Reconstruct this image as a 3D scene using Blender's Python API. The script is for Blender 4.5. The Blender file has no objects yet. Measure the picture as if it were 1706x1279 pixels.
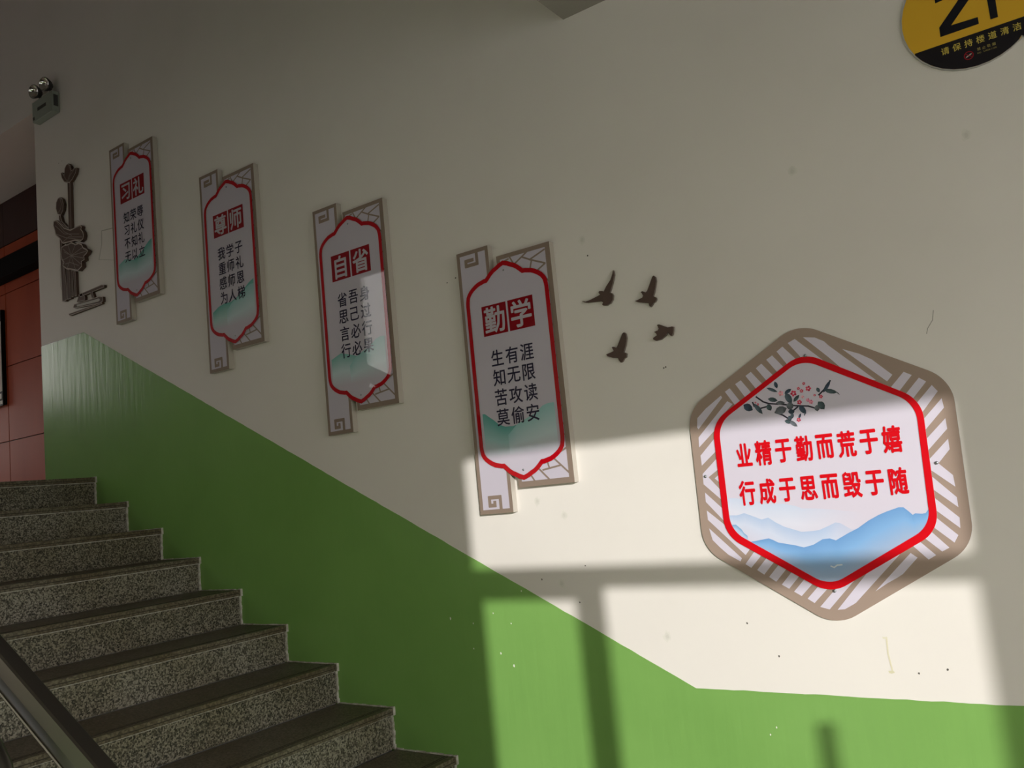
import bpy, bmesh, math, random
from mathutils import Vector, Matrix
random.seed(7)
SC = bpy.context.scene
COL = SC.collection
def R(a): return math.radians(a)

# ------------------------------------------------------------------ camera, sky, sun, exposure
cam_d = bpy.data.cameras.new('camera'); cam = bpy.data.objects.new('camera', cam_d); COL.objects.link(cam)
YAW, PITCH, ROLL, FPX, DCAM, ZCAM = -0.607323438, 0.120257709, -0.0996854672, 1413.38659, 2.48842601, 1.5756
_f = Vector((math.sin(YAW)*math.cos(PITCH), math.cos(YAW)*math.cos(PITCH), math.sin(PITCH)))
_r = Vector((math.cos(YAW), -math.sin(YAW), 0)); _u = _r.cross(_f)
_R = _r*math.cos(ROLL) + _u*math.sin(ROLL); _U = -_r*math.sin(ROLL) + _u*math.cos(ROLL)
cam.matrix_world = Matrix(((_R.x, _U.x, -_f.x, 0), (_R.y, _U.y, -_f.y, -DCAM), (_R.z, _U.z, -_f.z, ZCAM), (0, 0, 0, 1)))
cam_d.sensor_fit = 'HORIZONTAL'; cam_d.sensor_width = 36.0; cam_d.lens = FPX*36.0/1706.0
cam_d.clip_start = 0.05; cam_d.clip_end = 500
SC.camera = cam

SUN_DIR = Vector((-0.95, 1.0, -0.25)).normalized()
w = bpy.data.worlds.new('world'); SC.world = w; w.use_nodes = True
nt = w.node_tree; nt.nodes.clear()
bg = nt.nodes.new('ShaderNodeBackground'); wo = nt.nodes.new('ShaderNodeOutputWorld')
tc = nt.nodes.new('ShaderNodeTexCoord'); sep = nt.nodes.new('ShaderNodeSeparateXYZ'); rmp = nt.nodes.new('ShaderNodeValToRGB')
mr = nt.nodes.new('ShaderNodeMapRange')
nt.links.new(tc.outputs['Generated'], sep.inputs[0]); nt.links.new(sep.outputs['Z'], mr.inputs['Value'])
mr.inputs['From Min'].default_value = -1; mr.inputs['From Max'].default_value = 1
nt.links.new(mr.outputs[0], rmp.inputs[0])
e = rmp.color_ramp.elements
e[0].position = 0.48; e[0].color = (0.42, 0.39, 0.34, 1)
e[1].position = 0.50; e[1].color = (1.0, 0.93, 0.83, 1)
e2 = rmp.color_ramp.elements.new(0.62); e2.color = (0.95, 0.93, 0.92, 1)
e3 = rmp.color_ramp.elements.new(1.0); e3.color = (0.55, 0.63, 0.80, 1)
nt.links.new(rmp.outputs[0], bg.inputs[0]); bg.inputs['Strength'].default_value = 5.4
nt.links.new(bg.outputs[0], wo.inputs[0])
sun_d = bpy.data.lights.new('sun', 'SUN'); sun = bpy.data.objects.new('sun', sun_d); COL.objects.link(sun)
sun_d.energy = 3.8; sun_d.angle = R(0.56); sun_d.color = (1.0, 0.965, 0.90)
sun.rotation_euler = SUN_DIR.to_track_quat('-Z', 'Y').to_euler(); sun.location = (6, -8, 5)
SC.view_settings.view_transform = 'Standard'; SC.view_settings.look = 'None'
SC.view_settings.exposure = 0.0; SC.view_settings.gamma = 1.0; SC.view_settings.use_curve_mapping = False
try:
    SC.cycles.use_denoising = True; SC.cycles.max_bounces = 10; SC.cycles.diffuse_bounces = 6
    SC.cycles.sample_clamp_indirect = 6.0; SC.cycles.caustics_reflective = False
except Exception: pass
def portal(name, loc, sx, sy, direction):
    d = bpy.data.lights.new(name, 'AREA'); d.shape = 'RECTANGLE'; d.size = sx; d.size_y = sy; d.cycles.is_portal = True
    o = bpy.data.objects.new(name, d); COL.objects.link(o); o.location = loc
    o.rotation_euler = Vector(direction).to_track_quat('-Z', 'Z').to_euler()
    return o

# ------------------------------------------------------------------ materials
def mat(name, color, rough=0.6, metal=0.0, spec=0.5, coat=0.0, coat_rough=0.05):
    m = bpy.data.materials.new(name); m.use_nodes = True
    b = m.node_tree.nodes['Principled BSDF']
    b.inputs['Base Color'].default_value = (*color, 1); b.inputs['Roughness'].default_value = rough
    b.inputs['Metallic'].default_value = metal; b.inputs['Specular IOR Level'].default_value = spec
    b.inputs['Coat Weight'].default_value = coat; b.inputs['Coat Roughness'].default_value = coat_rough
    return m
def nodes(m): return m.node_tree.nodes, m.node_tree.links, m.node_tree.nodes['Principled BSDF']
def noise_color(m, stops, scale, detail=4, vec_scale=(1, 1, 1), rough=0.55):
    n, l, b = nodes(m)
    t = n.new('ShaderNodeTexCoord'); mp = n.new('ShaderNodeMapping'); mp.inputs['Scale'].default_value = vec_scale
    no = n.new('ShaderNodeTexNoise'); no.inputs['Scale'].default_value = scale; no.inputs['Detail'].default_value = detail
    no.inputs['Roughness'].default_value = rough
    cr = n.new('ShaderNodeValToRGB'); el = cr.color_ramp.elements
    el[0].position, el[0].color = stops[0][0], (*stops[0][1], 1); el[1].position, el[1].color = stops[-1][0], (*stops[-1][1], 1)
    for p, c in stops[1:-1]:
        q = el.new(p); q.color = (*c, 1)
    l.new(t.outputs['Object'], mp.inputs[0]); l.new(mp.outputs[0], no.inputs['Vector']); l.new(no.outputs['Fac'], cr.inputs[0])
    l.new(cr.outputs[0], b.inputs['Base Color'])
    return mp, no, cr
def bump(m, scale, strength, dist=0.002, vec_scale=(1, 1, 1), detail=4):
    n, l, b = nodes(m)
    t = n.new('ShaderNodeTexCoord'); mp = n.new('ShaderNodeMapping'); mp.inputs['Scale'].default_value = vec_scale
    no = n.new('ShaderNodeTexNoise'); no.inputs['Scale'].default_value = scale; no.inputs['Detail'].default_value = detail
    bp = n.new('ShaderNodeBump'); bp.inputs['Strength'].default_value = strength; bp.inputs['Distance'].default_value = dist
    l.new(t.outputs['Object'], mp.inputs[0]); l.new(mp.outputs[0], no.inputs['Vector']); l.new(no.outputs['Fac'], bp.inputs['Height'])
    l.new(bp.outputs[0], b.inputs['Normal'])

M = {}
M['wall'] = mat('white_wall_paint', (0.80, 0.775, 0.73), 0.55, spec=0.25)
noise_color(M['wall'], [(0.30, (0.765, 0.73, 0.70)), (0.5, (0.80, 0.766, 0.737)), (0.72, (0.82, 0.787, 0.757))], 1.3, 6)
bump(M['wall'], 9, 0.12, 0.004)
M['green'] = mat('green_gloss_paint', (0.185, 0.43, 0.095), 0.24, spec=0.35)
noise_color(M['green'], [(0.3, (0.185, 0.375, 0.095)), (0.7, (0.215, 0.42, 0.11))], 2.0, 5)
bump(M['green'], 14, 0.28, 0.004, (2.2, 1, 0.2), 6)
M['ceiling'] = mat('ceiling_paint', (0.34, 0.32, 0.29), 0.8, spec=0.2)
M['tile'] = mat('cream_floor_tile', (0.50, 0.42, 0.33), 0.35)
M['concrete'] = mat('concrete', (0.35, 0.34, 0.32), 0.8)
# granite riser: crystals from two voronoi layers
def granite(name, stops, scale, rough, stain):
    m = mat(name, (0.3, 0.3, 0.3), rough, spec=0.4); n, l, b = nodes(m)
    t = n.new('ShaderNodeTexCoord'); v = n.new('ShaderNodeTexVoronoi'); v.inputs['Scale'].default_value = scale
    no = n.new('ShaderNodeTexNoise'); no.inputs['Scale'].default_value = scale*1.1; no.inputs['Detail'].default_value = 5
    st_ = n.new('ShaderNodeTexNoise'); st_.inputs['Scale'].default_value = 3.0; st_.inputs['Detail'].default_value = 5
    sp = n.new('ShaderNodeSeparateColor'); mx = n.new('ShaderNodeMath'); mx.operation = 'MULTIPLY_ADD'; mx.inputs[1].default_value = 0.55
    ml = n.new('ShaderNodeMath'); ml.operation = 'MULTIPLY'; ml.inputs[1].default_value = 0.62
    l.new(t.outputs['Object'], v.inputs['Vector']); l.new(t.outputs['Object'], no.inputs['Vector']); l.new(t.outputs['Object'], st_.inputs['Vector'])
    l.new(v.outputs['Color'], sp.inputs[0]); l.new(no.outputs['Fac'], ml.inputs[0]); l.new(sp.outputs[0], mx.inputs[0]); l.new(ml.outputs[0], mx.inputs[2])
    cr = n.new('ShaderNodeValToRGB'); el = cr.color_ramp.elements
    el[0].position, el[0].color = stops[0][0], (*stops[0][1], 1); el[1].position, el[1].color = stops[-1][0], (*stops[-1][1], 1)
    for p, c in stops[1:-1]: q = el.new(p); q.color = (*c, 1)
    l.new(mx.outputs[0], cr.inputs[0])
    mix = n.new('ShaderNodeMix'); mix.data_type = 'RGBA'; mix.blend_type = 'MULTIPLY'
    c2 = n.new('ShaderNodeValToRGB'); c2.color_ramp.elements[0].position = 0.35; c2.color_ramp.elements[1].position = 0.65
    c2.color_ramp.elements[0].color = (*stain, 1); c2.color_ramp.elements[1].color = (1, 1, 1, 1)
    l.new(st_.outputs['Fac'], c2.inputs[0]); mix.inputs['Factor'].default_value = 1.0
    l.new(cr.outputs[0], mix.inputs['A']); l.new(c2.outputs[0], mix.inputs['B']); l.new(mix.outputs['Result'], b.inputs['Base Color'])
    bp = n.new('ShaderNodeBump'); bp.inputs['Strength'].default_value = 0.25; bp.inputs['Distance'].default_value = 0.001
    l.new(mx.outputs[0], bp.inputs['Height']); l.new(bp.outputs[0], b.inputs['Normal'])
    return m
M['riser'] = granite('granite_riser', [(0.28, (0.018, 0.016, 0.014)), (0.42, (0.07, 0.064, 0.05)), (0.58, (0.165, 0.15, 0.12)), (0.78, (0.36, 0.335, 0.285))], 185, 0.5, (0.72, 0.68, 0.58))
M['tread'] = granite('granite_tread_worn', [(0.25, (0.085, 0.068, 0.055)), (0.55, (0.135, 0.112, 0.092)), (0.85, (0.20, 0.17, 0.14))], 160, 0.5, (0.8, 0.74, 0.66))
M['groove'] = mat('groove_dark', (0.035, 0.028, 0.022), 0.8)
M['nosing'] = granite('granite_nosing', [(0.25, (0.075, 0.062, 0.046)), (0.6, (0.135, 0.115, 0.085)), (0.85, (0.22, 0.195, 0.15))], 140, 0.45, (0.7, 0.62, 0.5))
M['grout'] = mat('white_putty', (0.55, 0.53, 0.48), 0.8)
noise_color(M['grout'], [(0.35, (0.33, 0.30, 0.25)), (0.6, (0.58, 0.56, 0.51))], 40, 4)
M['steel'] = mat('brushed_bronze_steel', (0.105, 0.095, 0.086), 0.38, metal=0.85)
bump(M['steel'], 30, 0.08, 0.001, (0.2, 6, 6))
M['redpanel'] = mat('red_wood_panel', (0.32, 0.065, 0.03), 0.5, spec=0.10)
noise_color(M['redpanel'], [(0.3, (0.36, 0.058, 0.022)), (0.7, (0.46, 0.085, 0.034))], 2.5, 6, (1, 1, 0.25))
M['maroon'] = mat('maroon_joint_and_reflection', (0.035, 0.006, 0.005), 0.4, spec=0.2)  # panel joints, and the dark reflection painted into the top row
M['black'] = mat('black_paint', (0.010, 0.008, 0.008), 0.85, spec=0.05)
M['pvc'] = mat('cream_pvc_board', (0.50, 0.465, 0.42), 0.5)
M['pvc_taupe'] = mat('taupe_board_edge', (0.36, 0.29, 0.24), 0.5)
M['grey_edge'] = mat('grey_board_edge', (0.45, 0.44, 0.43), 0.4)
M['window'] = mat('white_window_frame', (0.75, 0.75, 0.75), 0.35)
M['lamp_plastic'] = mat('grey_green_plastic', (0.30, 0.34, 0.30), 0.45)
M['lamp_dark'] = mat('dark_plastic', (0.04, 0.04, 0.04), 0.5)
M['chrome'] = mat('chrome_reflector', (0.75, 0.75, 0.72), 0.12, metal=1.0)
M['screw'] = mat('steel_screw', (0.30, 0.32, 0.34), 0.35, metal=0.8)
M['decor'] = mat('dark_brown_acrylic', (0.10, 0.062, 0.050), 0.5, spec=0.2)
M['decor_line'] = mat('pale_taupe_engraving', (0.34, 0.28, 0.25), 0.5)
M['bird'] = mat('brown_acrylic', (0.085, 0.050, 0.040), 0.4)
M['bird_edge'] = mat('grey_brown_edge', (0.16, 0.13, 0.11), 0.5)
def print_mat(name, rough, coat, spec=0.5):
    m = mat(name, (1, 1, 1), rough, coat=coat, coat_rough=0.02, spec=spec); n, l, b = nodes(m)
    a = n.new('ShaderNodeVertexColor'); a.layer_name = 'Col'; l.new(a.outputs['Color'], b.inputs['Base Color'])
    return m
M['print'] = print_mat('satin_print', 0.5, 0.0, 0.2)
M['gloss'] = print_mat('glossy_laminated_print', 0.5, 0.55, 0.1)
M['matte'] = print_mat('matte_print', 0.55, 0.0, 0.3)
g = bpy.data.materials.new('clear_window_glass'); g.use_nodes = True; gn, gl = g.node_tree.nodes, g.node_tree.links; gn.clear()
go = gn.new('ShaderNodeOutputMaterial'); gm = gn.new('ShaderNodeMixShader'); gt = gn.new('ShaderNodeBsdfTransparent'); gg = gn.new('ShaderNodeBsdfGlossy')
gg.inputs['Roughness'].default_value = 0.02; gm.inputs[0].default_value = 0.06
gl.new(gt.outputs[0], gm.inputs[1]); gl.new(gg.outputs[0], gm.inputs[2]); gl.new(gm.outputs[0], go.inputs[0])
M['glass'] = g

# outlines in metres, (x, z) on the wall
HEX_STRIPES=[[(-0.9419,1.7982),(-0.9258,1.8066),(-0.894,1.7555),(-0.9103,1.7435)],[(-0.907,1.8164),(-0.8881,1.8253),(-0.8536,1.7722),(-0.8736,1.758)],[(-0.872,1.836),(-0.8544,1.8457),(-0.8197,1.7979),(-0.8395,1.7832)],[(-0.8377,1.8537),(-0.8194,1.8648),(-0.785,1.8188),(-0.8048,1.8026)],[(-0.8032,1.8738),(-0.7842,1.8836),(-0.7511,1.8379),(-0.7704,1.8235)],[(-0.7696,1.8927),(-0.7506,1.9041),(-0.7112,1.8538),(-0.7195,1.8431),(-0.7401,1.843)],[(-0.734,1.9116),(-0.7123,1.9198),(-0.6365,1.8396),(-0.672,1.8455),(-0.7001,1.8606)],[(-0.6884,1.9206),(-0.6558,1.9139),(-0.6316,1.8982),(-0.6211,1.8844),(-0.5096,1.7676),(-0.5411,1.7741),(-0.5872,1.8046),(-0.6258,1.8513)],[(-0.5862,1.8681),(-0.5432,1.8472),(-0.5121,1.8254),(-0.466,1.7754),(-0.4818,1.7594)],[(-0.4372,1.7789),(-0.4182,1.7672),(-0.4565,1.7271),(-0.4771,1.7399)],[(-0.4021,1.7573),(-0.3858,1.7446),(-0.4262,1.702),(-0.4433,1.7156)],[(-0.3739,1.7333),(-0.3618,1.7149),(-0.4069,1.6645),(-0.4194,1.6883)],[(-0.3554,1.6951),(-0.3534,1.6699),(-0.4076,1.6158),(-0.4084,1.6442)],[(-0.3541,1.642),(-0.3539,1.614),(-0.4073,1.5625),(-0.4081,1.5923)],[(-0.3555,1.5879),(-0.3559,1.5602),(-0.3875,1.5263),(-0.3577,1.4928),(-0.3566,1.4624),(-0.4002,1.5031),(-0.4078,1.5097),(-0.4078,1.5392)],[(-0.4074,1.4929),(-0.357,1.4351),(-0.3572,1.4093),(-0.4095,1.459)],[(-0.4098,1.4374),(-0.3583,1.3827),(-0.3604,1.3556),(-0.4116,1.4052)],[(-0.4142,1.387),(-0.3676,1.3379),(-0.3794,1.3191),(-0.4261,1.364)],[(-0.4325,1.3527),(-0.3932,1.3067),(-0.4118,1.2974),(-0.4514,1.3367)],[(-0.4642,1.328),(-0.4276,1.2888),(-0.4471,1.2776),(-0.4843,1.319)],[(-0.489,1.2966),(-0.4735,1.2837),(-0.5159,1.2416),(-0.5305,1.2326),(-0.5594,1.2175),(-0.5925,1.1967)],[(-0.6997,1.1473),(-0.6013,1.253),(-0.5308,1.2918),(-0.5157,1.2944),(-0.6475,1.1664),(-0.6544,1.1623),(-0.6798,1.149)],[(-1.0409,1.7299),(-1.0104,1.7551),(-0.9564,1.7883),(-0.9528,1.7817),(-1.0416,1.6952),(-1.0455,1.7012)],[(-0.9384,1.7688),(-0.9231,1.7577),(-0.9651,1.7238),(-0.9882,1.687),(-1.0472,1.6393),(-1.045,1.6701)],[(-0.9879,1.6671),(-0.9938,1.6228),(-1.0458,1.5829),(-1.046,1.6138)],[(-0.9937,1.6012),(-0.9938,1.5672),(-1.0289,1.5457),(-0.9949,1.5035),(-0.9952,1.4734),(-1.0477,1.5257),(-1.0467,1.5563),(-1.0444,1.5593)],[(-1.0095,1.5404),(-0.994,1.5515),(-0.9921,1.5236)],[(-1.0465,1.5004),(-0.9934,1.445),(-0.9947,1.408),(-1.0477,1.4718)],[(-1.0481,1.4457),(-0.986,1.3899),(-0.9671,1.3523),(-0.9274,1.3246),(-0.9435,1.307),(-1.0481,1.4171)],[(-1.0478,1.3915),(-0.9563,1.2981),(-0.9619,1.2889),(-0.9968,1.3099),(-1.0216,1.3336),(-1.0412,1.3556)],[(-0.9118,1.3206),(-0.8923,1.3079),(-0.9314,1.2691),(-0.9478,1.2806)],[(-0.8774,1.3006),(-0.8585,1.2864),(-0.8951,1.2485),(-0.9144,1.2625)],[(-0.8457,1.2786),(-0.8253,1.2653),(-0.8621,1.2275),(-0.8814,1.2414)],[(-0.8112,1.2566),(-0.7909,1.2445),(-0.8272,1.2069),(-0.8471,1.2189)],[(-0.7771,1.2359),(-0.7558,1.2224),(-0.794,1.1861),(-0.8142,1.1985)],[(-0.7422,1.214),(-0.7172,1.2071),(-0.7604,1.1662),(-0.7785,1.1784)],[(-0.7462,1.1554),(-0.6984,1.2037),(-0.6964,1.2117),(-0.6437,1.2269),(-0.7213,1.1483)]]
HEX_OUTER=[(-0.6977,1.9641),(-0.3249,1.7425),(-0.3336,1.3089),(-0.7076,1.101),(-1.0741,1.3283),(-1.0688,1.7596)]
HEX_RING=[(-0.6964,1.8783),(-0.4034,1.6992),(-0.4105,1.3508),(-0.711,1.1903),(-0.9978,1.3669),(-0.994,1.7099)]
HEX_RING_IN=[(-0.7007,1.8581),(-0.4201,1.692),(-0.4294,1.3646),(-0.7109,1.2129),(-0.9782,1.3808),(-0.9749,1.7045)]
HEX_SCREWS=[(-0.6889,1.8665),(-0.3917,1.5281),(-0.7005,1.1992),(-1.0382,1.549)]
MT_FAR=[(-1.0024,1.4757),(-0.976,1.4773),(-0.9503,1.4761),(-0.922,1.4699),(-0.8872,1.4615),(-0.8602,1.4517),(-0.8083,1.4498),(-0.7754,1.4407),(-0.7597,1.433),(-0.7201,1.4303),(-0.669,1.4237),(-0.5929,1.409),(-0.5016,1.4127)]
MT_MID=[(-1.0093,1.4247),(-0.9774,1.4263),(-0.9536,1.4249),(-0.931,1.4304),(-0.9071,1.4203),(-0.8803,1.4083),(-0.8602,1.4129),(-0.8397,1.3974),(-0.8173,1.3843),(-0.7689,1.3667),(-0.7355,1.3676),(-0.7189,1.3691),(-0.6921,1.3792),(-0.6716,1.3878),(-0.6591,1.3855),(-0.6302,1.3661),(-0.5918,1.3737)]
MT_SIDE=[(-0.9908,1.3955),(-0.9738,1.398),(-0.9609,1.398),(-0.9448,1.3825),(-0.939,1.3718),(-0.9294,1.3627)]
MT_NEAR=[(-0.9473,1.3375),(-0.9246,1.3452),(-0.9028,1.3477),(-0.8667,1.3529),(-0.8536,1.3472),(-0.8407,1.3398),(-0.7909,1.3293),(-0.7683,1.3227),(-0.7409,1.3289),(-0.7127,1.3434),(-0.693,1.3448),(-0.6769,1.3385),(-0.6409,1.3569),(-0.6142,1.3685),(-0.5837,1.3876),(-0.5541,1.4018),(-0.5318,1.4099),(-0.5007,1.4189),(-0.4891,1.4181),(-0.4788,1.4081),(-0.4688,1.3965),(-0.4624,1.4001),(-0.4454,1.3981),(-0.4367,1.3991),(-0.4264,1.4108),(-0.4093,1.4112)]
BR_LEAVES=[[(-0.7861,1.8034),(-0.7887,1.7986),(-0.7885,1.7944),(-0.7866,1.7906),(-0.7827,1.7871),(-0.7804,1.7918),(-0.7803,1.7961),(-0.7819,1.8)],[(-0.8097,1.789),(-0.8051,1.7831),(-0.7994,1.7794),(-0.793,1.7769),(-0.7858,1.7762),(-0.7904,1.7818),(-0.796,1.7858),(-0.8023,1.7885)],[(-0.8105,1.7571),(-0.8064,1.7512),(-0.8012,1.7486),(-0.7954,1.748),(-0.7887,1.75),(-0.7929,1.7555),(-0.798,1.7585),(-0.8037,1.7594)],[(-0.7885,1.7426),(-0.7839,1.738),(-0.7789,1.7366),(-0.7737,1.737),(-0.7681,1.7398),(-0.7727,1.744),(-0.7777,1.7458),(-0.7829,1.7457)],[(-0.8865,1.7487),(-0.8858,1.7392),(-0.8815,1.7343),(-0.8751,1.732),(-0.866,1.7332),(-0.8671,1.7421),(-0.8709,1.7476),(-0.8769,1.7504)],[(-0.8546,1.7459),(-0.8541,1.7369),(-0.8505,1.7298),(-0.8452,1.7239),(-0.8375,1.7194),(-0.8384,1.7281),(-0.8415,1.7354),(-0.8465,1.7416)],[(-0.8162,1.7401),(-0.8195,1.7342),(-0.8189,1.73),(-0.8159,1.7267),(-0.8099,1.7247),(-0.8071,1.7303),(-0.8072,1.7347),(-0.8098,1.7382)],[(-0.7944,1.7165),(-0.7856,1.7105),(-0.7783,1.7106),(-0.7717,1.7143),(-0.7662,1.7227),(-0.7747,1.728),(-0.7822,1.7287),(-0.7889,1.7257)],[(-0.7605,1.7676),(-0.7548,1.7666),(-0.7505,1.7681),(-0.7468,1.771),(-0.7441,1.7759),(-0.7496,1.7766),(-0.7542,1.7754),(-0.758,1.7727)],[(-0.7585,1.7645),(-0.7614,1.7555),(-0.7597,1.7484),(-0.7555,1.7424),(-0.7478,1.7379),(-0.7454,1.7465),(-0.7465,1.7538),(-0.7502,1.76)],[(-0.7385,1.7412),(-0.7325,1.742),(-0.7283,1.745),(-0.7252,1.7491),(-0.7235,1.7548),(-0.7293,1.7537),(-0.7337,1.751),(-0.737,1.7471)],[(-0.7509,1.7374),(-0.7583,1.7338),(-0.7602,1.7294),(-0.7589,1.7245),(-0.7534,1.7191),(-0.7467,1.7229),(-0.7441,1.7272),(-0.7448,1.7319)],[(-0.724,1.7236),(-0.7251,1.7157),(-0.7227,1.7101),(-0.7183,1.7057),(-0.7112,1.7031),(-0.7105,1.7107),(-0.7125,1.7166),(-0.7165,1.7212)],[(-0.7118,1.7053),(-0.7137,1.7033),(-0.7147,1.7009),(-0.7152,1.6984),(-0.7149,1.6957),(-0.713,1.6977),(-0.7119,1.7),(-0.7113,1.7025)],[(-0.6697,1.7276),(-0.6725,1.7193),(-0.6707,1.714),(-0.6662,1.7104),(-0.6584,1.709),(-0.6562,1.7169),(-0.6574,1.7226),(-0.6613,1.7265)],[(-0.677,1.7189),(-0.6818,1.7152),(-0.6827,1.7116),(-0.6811,1.7082),(-0.6766,1.7049),(-0.6722,1.7086),(-0.6709,1.7122),(-0.6719,1.7156)],[(-0.6507,1.757),(-0.6434,1.7612),(-0.6381,1.7671),(-0.634,1.774),(-0.6315,1.7821),(-0.6386,1.7777),(-0.6442,1.7721),(-0.6485,1.7654)],[(-0.6688,1.7688),(-0.6708,1.7648),(-0.6703,1.7617),(-0.6683,1.7593),(-0.6644,1.7576),(-0.6628,1.7616),(-0.663,1.7647),(-0.6647,1.7673)],[(-0.6463,1.7588),(-0.6407,1.7525),(-0.6341,1.7494),(-0.6268,1.7483),(-0.6189,1.7496),(-0.6245,1.7555),(-0.631,1.7589),(-0.6381,1.7605)],[(-0.6181,1.7509),(-0.6169,1.748),(-0.6151,1.7457),(-0.613,1.7437),(-0.6104,1.7421),(-0.6117,1.7449),(-0.6134,1.7473),(-0.6154,1.7494)],[(-0.7495,1.7176),(-0.7559,1.7153),(-0.7574,1.7125),(-0.7562,1.7092),(-0.7512,1.7055),(-0.7455,1.7078),(-0.7433,1.7106),(-0.7441,1.7138)],[(-0.7479,1.7059),(-0.7522,1.7036),(-0.7539,1.7003),(-0.7541,1.6966),(-0.7522,1.6923),(-0.7482,1.6948),(-0.7462,1.6979),(-0.7457,1.7015)],[(-0.7711,1.6869),(-0.7681,1.6815),(-0.7639,1.6794),(-0.7592,1.6792),(-0.7537,1.6815),(-0.7568,1.6866),(-0.7608,1.6891),(-0.7654,1.6897)],[(-0.7573,1.6839),(-0.7558,1.6773),(-0.7522,1.673),(-0.7474,1.6701),(-0.741,1.6689),(-0.7427,1.6752),(-0.746,1.6798),(-0.7506,1.683)],[(-0.7309,1.6909),(-0.7276,1.6926),(-0.7258,1.6951),(-0.7249,1.6981),(-0.7252,1.7017),(-0.7283,1.6999),(-0.7303,1.6974),(-0.7313,1.6946)],[(-0.7592,1.6995),(-0.7613,1.6953),(-0.7607,1.6923),(-0.7587,1.6898),(-0.7546,1.6882),(-0.7529,1.6922),(-0.7532,1.6954),(-0.7549,1.698)]]
BR_TWIGS=[[(-0.8475,1.7687),(-0.8285,1.7513),(-0.8125,1.7438),(-0.7758,1.7367),(-0.736,1.7271),(-0.7004,1.7212),(-0.6816,1.7126)],[(-0.8373,1.7336),(-0.8135,1.7366)],[(-0.8604,1.7536),(-0.8575,1.7426),(-0.8439,1.7323)],[(-0.7975,1.7157),(-0.7761,1.7046),(-0.7613,1.6923)],[(-0.6666,1.749),(-0.649,1.7627),(-0.6303,1.7841)],[(-0.7461,1.713),(-0.7304,1.7232)]]
BR_FLOWERS=[((-0.7042,1.7873),0.0051,0),((-0.7211,1.7754),0.0051,0),((-0.7131,1.767),0.0062,0),((-0.6934,1.7713),0.0092,0),((-0.7371,1.7633),0.0103,0),((-0.7735,1.7686),0.0092,1),((-0.7236,1.7357),0.0082,0),((-0.699,1.7384),0.0062,2),((-0.6909,1.7321),0.0072,2),((-0.6615,1.7432),0.0062,0),((-0.6784,1.7497),0.0041,0),((-0.7326,1.6856),0.0072,0),((-0.7125,1.7495),0.0051,1),((-0.8452,1.7462),0.0041,0),((-0.8519,1.7524),0.0031,0)]
BIRDS=[[(-1.4009,2.1778),(-1.3867,2.1725),(-1.3681,2.1742),(-1.3322,2.1828),(-1.3284,2.1842),(-1.3336,2.1918),(-1.3304,2.1969),(-1.3198,2.1946),(-1.3137,2.1917),(-1.3021,2.2068),(-1.2836,2.2252),(-1.2731,2.2454),(-1.2698,2.2549),(-1.2679,2.2474),(-1.2677,2.2377),(-1.2761,2.2139),(-1.2859,2.1936),(-1.2928,2.1817),(-1.2841,2.1798),(-1.2805,2.1717),(-1.2834,2.1579),(-1.2936,2.1472),(-1.3086,2.1423),(-1.3208,2.1449),(-1.325,2.149),(-1.3205,2.1561),(-1.3277,2.1615),(-1.3493,2.1634),(-1.3818,2.1673),(-1.3925,2.1711)],[(-1.204,2.1364),(-1.1971,2.1365),(-1.176,2.1415),(-1.1726,2.147),(-1.1759,2.1555),(-1.1797,2.1604),(-1.174,2.1623),(-1.1623,2.1557),(-1.1568,2.1592),(-1.1438,2.1812),(-1.1328,2.2006),(-1.1281,2.2039),(-1.1221,2.1982),(-1.1211,2.1855),(-1.1265,2.165),(-1.1331,2.1478),(-1.1387,2.1382),(-1.1285,2.132),(-1.1277,2.125),(-1.1337,2.1176),(-1.1389,2.1165),(-1.1447,2.11),(-1.1504,2.105),(-1.1549,2.109),(-1.1569,2.1194),(-1.1716,2.123),(-1.1945,2.1303)],[(-1.1369,2.043),(-1.1301,2.0438),(-1.101,2.0281),(-1.0862,2.0286),(-1.0817,2.0262),(-1.0832,2.015),(-1.0875,2.0021),(-1.0925,1.9985),(-1.0976,2.004),(-1.103,2.0127),(-1.1108,2.0034),(-1.1284,1.9945),(-1.1467,1.9932),(-1.155,1.9984),(-1.1553,2.004),(-1.1411,2.0106),(-1.1436,2.0172),(-1.1495,2.0229),(-1.1359,2.025),(-1.1319,2.0304),(-1.1341,2.0385)],[(-1.3311,1.9806),(-1.3055,1.9857),(-1.3017,1.9882),(-1.3072,2.0002),(-1.3034,2.0021),(-1.2918,1.9959),(-1.288,1.9984),(-1.2747,2.0197),(-1.2617,2.0393),(-1.2568,2.0416),(-1.2509,2.0367),(-1.2494,2.0213),(-1.2566,1.9975),(-1.2662,1.9773),(-1.2559,1.9708),(-1.2589,1.9588),(-1.2673,1.9555),(-1.2736,1.9472),(-1.2809,1.9447),(-1.2862,1.9524),(-1.2893,1.9615),(-1.3099,1.9659),(-1.3267,1.9735)]]
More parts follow.
